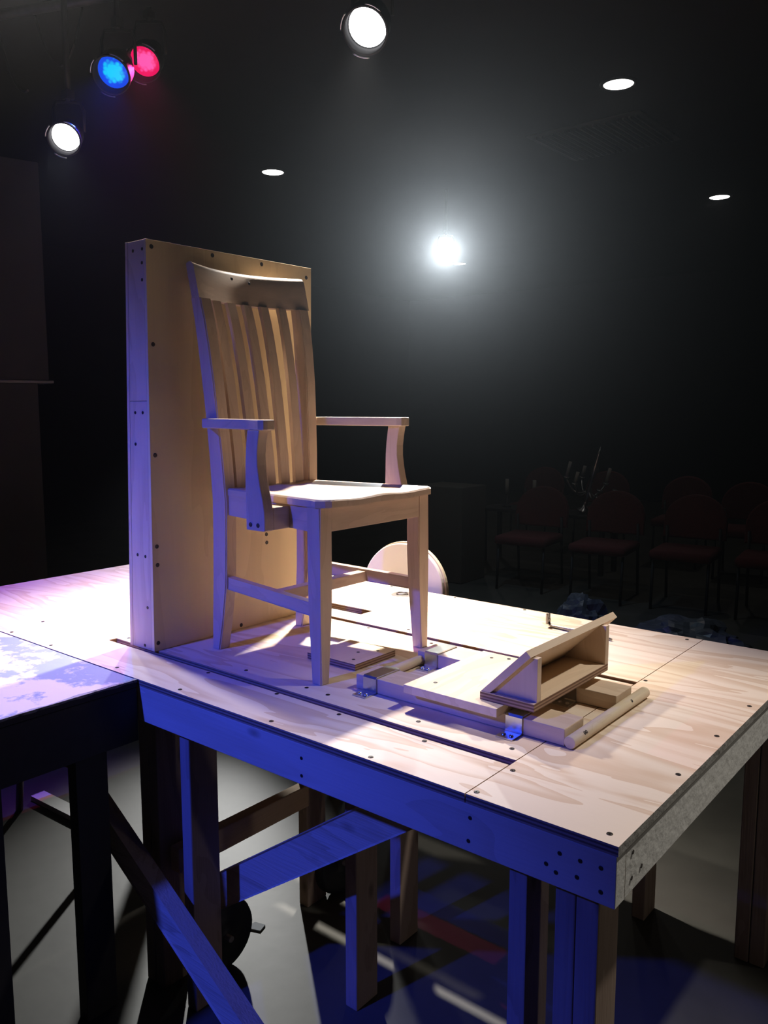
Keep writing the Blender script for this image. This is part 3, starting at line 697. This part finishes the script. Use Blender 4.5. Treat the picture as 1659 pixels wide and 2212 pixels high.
pp = thing('lighting_pipe', 'dark lighting pipe under the ceiling carrying the left group of stage lights', 'pipe', (-3.3, 1.2, PZ))
b = B(); tube(b, [(-5.5, 0.35, PZ), (-2.3, 1.62, PZ)], 0.024, 14); obj('tube', b, plain('scuffed_pipe', (0.09, 0.09, 0.09), 0.5, 0.6, var=0.3), pp)
for x in (-4.9, -3.9):
    y = 0.35 + (x+5.5)*1.27/3.2
    b = B(); tube(b, [(x, y, PZ), (x, y, HC)], 0.008, 8); obj('hanger', b, M_BLACK, pp)
cb = plain('cable_rubber', (0.035, 0.035, 0.035), 0.6)
for k, (p0, p1, sag, lab) in enumerate([((-3.62, 1.10, 2.63), (-3.36, 1.2, 2.63), -0.25, 'loop of black cable drooping from the pipe left of the blue stage light'), ((-3.75, 0.96, 2.64), (-3.45, 0.95, 2.2), -0.12, 'loop of black cable hanging left of the low white stage light')]):
    b = B(); tube(b, [tuple(p0[i]*(1-t)+p1[i]*t + (sag*4*t*(1-t) if i == 2 else 0) for i in range(3)) for t in [q/14 for q in range(15)]], 0.006, 8)
    tag(obj('cable', b, cb), lab, 'cable')

# recessed ceiling lights
E_DOWN = emit('downlight_glow', (1.0, 0.97, 0.92), 5.0)
for i, (x, y, lab) in enumerate([(-1.94, 4.22, 'round recessed ceiling downlight nearest the camera, upper right'), (-2.38, 7.70, 'round recessed ceiling downlight furthest right, near the frame edge'), (-5.22, 4.22, 'round recessed ceiling downlight left of centre, above the tall board'), (-6.66, 9.35, 'small far ceiling downlight just below the dazzling spotlight')]):
    t = thing('ceiling_downlight', lab, 'ceiling light', (x, y, HC-0.014), 'round recessed ceiling downlights')
    b = B(); lathe(b, [(0, 0.0), (0.095, 0.0), (0.097, 0.003)], Matrix.Translation((x, y, HC-0.010)), 40); obj('diffuser', b, E_DOWN, t)
    b = B(); lathe(b, [(0.099, 0.012), (0.099, 0.0), (0.118, 0.0), (0.122, 0.012)], Matrix.Translation((x, y, HC-0.0125)), 40); obj('trim_ring', b, M_BLACK, t)
    ld = bpy.data.lights.new('downlight_glow', 'AREA'); ld.shape = 'DISK'; ld.size = 0.16; ld.energy = 1.5; ld.color = (1.0, 0.95, 0.88)
    lo = bpy.data.objects.new('downlight_glow', ld); COL.objects.link(lo); lo.location = (x, y, HC-0.016+D)

# ventilation grille in the ceiling
vg = thing('vent_grille', 'dark slatted ventilation grille in the ceiling, between two downlights at the upper right', 'vent', (-2.5, 5.2, HC))
VD = plain('vent_slat', (0.06, 0.06, 0.06), 0.6)
b = B(); box(b, -2.95, -2.02, 4.78, 5.62, HC-0.012, HC-0.001, 0.003); obj('frame', b, M_FLAT, vg)
for k in range(18):
    b = B(); x = -2.90 + k*0.048; box(b, x, x+0.018, 4.83, 5.57, HC-0.03, HC-0.0125); obj('slat', b, VD, vg)

# masking flats at the far left
dv = Vector((-0.9, 0.42, 0)).normalized()
def flat(x_r, y_r, z0, z1, length, thick):
    b = B(); r = Vector((x_r, y_r, 0)); l = r + Vector((-0.25, -1, 0)).normalized()*length
    n = Vector((-1, 0.25, 0)).normalized()*thick
    pts = [r, l, l+n, r+n]; prism(b, [(p.x, p.y) for p in pts], 2, z0, z1, 0.004); return b
mf = thing('masking_flat', 'tall charcoal masking flat at the left edge, wider above a pale ledge', 'stage flat', (-4.75, 1.2, H0))
obj('upper_panel', flat(-4.74, 1.70, 0.875, 2.26, 1.6, 0.25), M_FLAT, mf)
obj('lower_panel', flat(-4.76, 1.63, H0, 0.855, 1.6, 0.22), M_FLAT, mf)
obj('ledge', flat(-4.715, 1.72, 0.8555, 0.8745, 1.62, 0.27), plain('ledge_lit_grey', (0.22, 0.22, 0.22), 0.6), mf)['label'] = 'ledge strip, its lit edge painted in as pale grey'  # light on the ledge is put into its paler grey

# ------------------------------------------------------------------ auditorium chairs
def aud_chair(loc, rz, label):
    t = thing('auditorium_chair', label, 'chair', loc, 'dark red chairs in the auditorium')
    return t
def make_aud():
    t = thing('auditorium_chair', 'x', 'chair', (0, 0, H0), 'dark red chairs in the auditorium')
    b = B(); box(b, -0.24, 0.24, -0.27, 0.19, H0+0.40, H0+0.48, 0.03); smooth_all(b); obj('seat', b, M_RED, t)
    b = B(); pts = []
    for k in range(17):
        a = PI*k/16; pts.append((0.25*math.cos(a), H0+0.66+0.22*math.sin(a)))
    pts += [(-0.25, H0+0.52), (0.25, H0+0.52)]
    prism(b, pts, 1, 0.20, 0.26, 0.015)
    for v in b.verts: v.co.y += (v.co.z-H0-0.5)*0.2
    obj('backrest', b, M_RED, t)
    for sx in (-1, 1):
        for (y0, y1, z1) in ((-0.22, -0.25, 0.40), (0.19, 0.25, 0.62)):
            b = B(); tube(b, [(sx*0.21, y1, H0), (sx*0.21, y0, H0+z1)], 0.012, 8); obj('leg', b, M_BLACK, t)
    return t
aud = make_aud()
ROW = [(-3.10, 5.28, 'dark red chair in the front auditorium row, furthest left, beside the brown box'), (-2.40, 5.30, 'dark red chair in the front auditorium row, second from left, below the candelabra'), (-1.76, 5.42, 'dark red chair in the front auditorium row, third from left'), (-1.13, 5.50, 'dark red chair in the front auditorium row, at the right frame edge'),
       (-4.25, 7.45, 'dim red chair in the second auditorium row, furthest left, behind two candles'), (-3.40, 7.35, 'dim red chair in the second auditorium row, behind the candelabra'), (-2.45, 7.2, 'dim red chair in the second auditorium row, third from left'), (-1.75, 6.9, 'dim red chair in the second auditorium row, furthest right')]
for i, (x, y, lab) in enumerate(ROW):
    o = aud if i == 0 else copy_tree(aud)
    o.location = (x, y, H0 + D); o.rotation_euler = (0, 0, 0.12); o['label'] = lab; o['group'] = 'dark red chairs in the auditorium'; o['category'] = 'chair'

# candelabra lying on a chair, tilted, with its candles
cn = thing('candelabra', 'tarnished silver candelabra leaning over behind the front row of auditorium chairs, dimly lit', 'candelabra', (-3.09, 6.25, -0.335))
def tilt(p):
    v = Vector(p); R = Matrix.Rotation(0.25, 3, 'Y'); q = R @ v
    return (q.x-3.07, q.y+6.25, q.z-0.318)
b = B(); tube(b, [tilt((0, 0, z)) for z in (0.0, 0.02, 0.05, 0.14, 0.2, 0.26, 0.34, 0.42, 0.50, 0.58, 0.66)], [0.07, 0.06, 0.02, 0.014, 0.03, 0.014, 0.02, 0.035, 0.022, 0.014, 0.004], 12); obj('stem', b, M_CHROME, cn)
for k in range(6):
    a = k*PI/3 + 0.3; r = 0.24
    b = B(); tube(b, [tilt((math.cos(a)*q*r, math.sin(a)*q*r, 0.22 - 0.08*math.sin(PI*q) + 0.06*q)) for q in [j/10 for j in range(11)]], 0.008, 8); arm = obj('arm', b, M_CHROME, cn)
    b = B(); tube(b, [tilt((math.cos(a)*r, math.sin(a)*r, 0.278)), tilt((math.cos(a)*r, math.sin(a)*r, 0.293))], 0.028, 10); obj('drip_pan', b, M_CHROME, arm)
    if k in (1, 2, 3, 4):
        b = B(); tube(b, [tilt((math.cos(a)*r, math.sin(a)*r, 0.294)), tilt((math.cos(a)*r, math.sin(a)*r, 0.294+(0.15 if k % 2 else 0.11)))], 0.016, 10); obj('candle', b, M_CANDLE, arm)
for (x, zt, lab) in ((-3.93, -0.044, 'slim pale candle standing left of the candelabra, further from it'), (-3.61, -0.040, 'slim pale candle standing just left of the candelabra')):
    b = B(); tube(b, [(x, 6.25, -0.334), (x, 6.25, -0.325), (x, 6.25, -0.31), (x, 6.25, -0.20)], [0.05, 0.05, 0.017, 0.012], 12)
    t = thing('candlestick', lab, 'candle', (x, 6.25, -0.334), 'loose candles in the auditorium')
    obj('holder', b, M_BLACK, t)
    b = B(); tube(b, [(x, 6.25, -0.20), (x, 6.25, zt)], 0.018, 12); obj('candle', b, M_CANDLE, t)
t = thing('side_table', 'low black table between the auditorium rows, under the candelabra and candles', 'table', (-3.3, 6.25, H0))
b = B(); box(b, -4.15, -2.75, 6.05, 6.45, -0.365, -0.335, 0.004); obj('table_top', b, M_BLACKW, t)
for x in (-4.1, -2.8):
    for y in (6.08, 6.38):
        b = B(); box(b, x-0.02, x+0.02, y, y+0.04, H0, -0.3655); obj('leg', b, M_BLACKW, t)
b = B(); box(b, -4.12, -3.62, 4.95, 5.35, H0, -0.02, 0.008); tag(obj('carton', b, M_CARD), 'dim brown carton standing left of the red chairs', 'box')
def mound(x, y, rx, ry, h, seed):
    b = B(); r = bmesh.ops.create_icosphere(b, subdivisions=4, radius=1.0); rnd = random.Random(seed)
    from mathutils import noise
    for v in b.verts:
        n = noise.noise(v.co*2.3+Vector((seed, 0, 0)))*0.35 + noise.noise(v.co*6+Vector((0, seed, 0)))*0.16
        v.co *= 1+n
        v.co = Vector((x+v.co.x*rx, y+v.co.y*ry, H0+max(0.0, v.co.z+0.1)*h))
    return b
tag(obj('plastic_sheet', mound(-2.08, 4.2, 0.19, 0.19, 0.22, 3), M_PLASTIC), 'crumpled heap of dark plastic sheet on the floor behind the slanted box', 'plastic sheet')
tag(obj('plastic_sheet', mound(-1.38, 4.42, 0.34, 0.3, 0.13, 8), M_PLASTIC), 'wider flat heap of dark plastic sheet to the right of the pointed heap', 'plastic sheet')

# metal stand and white bar seen under the black platform
ms = thing('folding_stand', 'thin dark metal folding stand on the floor under the black platform', 'stand', (-2.3, 0.25, H0))
DKM = plain('dark_metal', (0.05, 0.05, 0.055), 0.45, 0.7)
for pa, pb2 in (((-2.62, 0.30, H0), (-2.35, 0.20, -0.38)), ((-2.05, 0.32, H0), (-2.25, 0.28, -0.38))):
    b = B(); tube(b, [pa, pb2], 0.014, 10); obj('leg', b, DKM, ms)
b = B(); tube(b, [(-2.52, 0.26, -0.66), (-2.25, 0.30, -0.60), (-2.10, 0.32, -0.59)], 0.012, 10); obj('crossbar', b, DKM, ms)
b = B(); beam(b, (-2.66, 0.40, -0.8895), (-2.20, 0.42, -0.8895), 0.055, 0.02); tag(obj('white_batten', b, plain('white_batten', (0.8, 0.8, 0.8), 0.5)), 'white painted batten lying on the floor under the black platform', 'batten')
b = B(); prism(b, [(-1.34, 0.36), (-1.29, 0.38), (-1.30, 0.41), (-1.335, 0.40)], 2, H0+0.0005, H0+0.004); tag(obj('paper_scrap', b, M_PAPER), 'small pale scrap of paper on the floor under the deck', 'scrap')

for o in bpy.data.objects:
    if 'origin' in o: del o['origin']
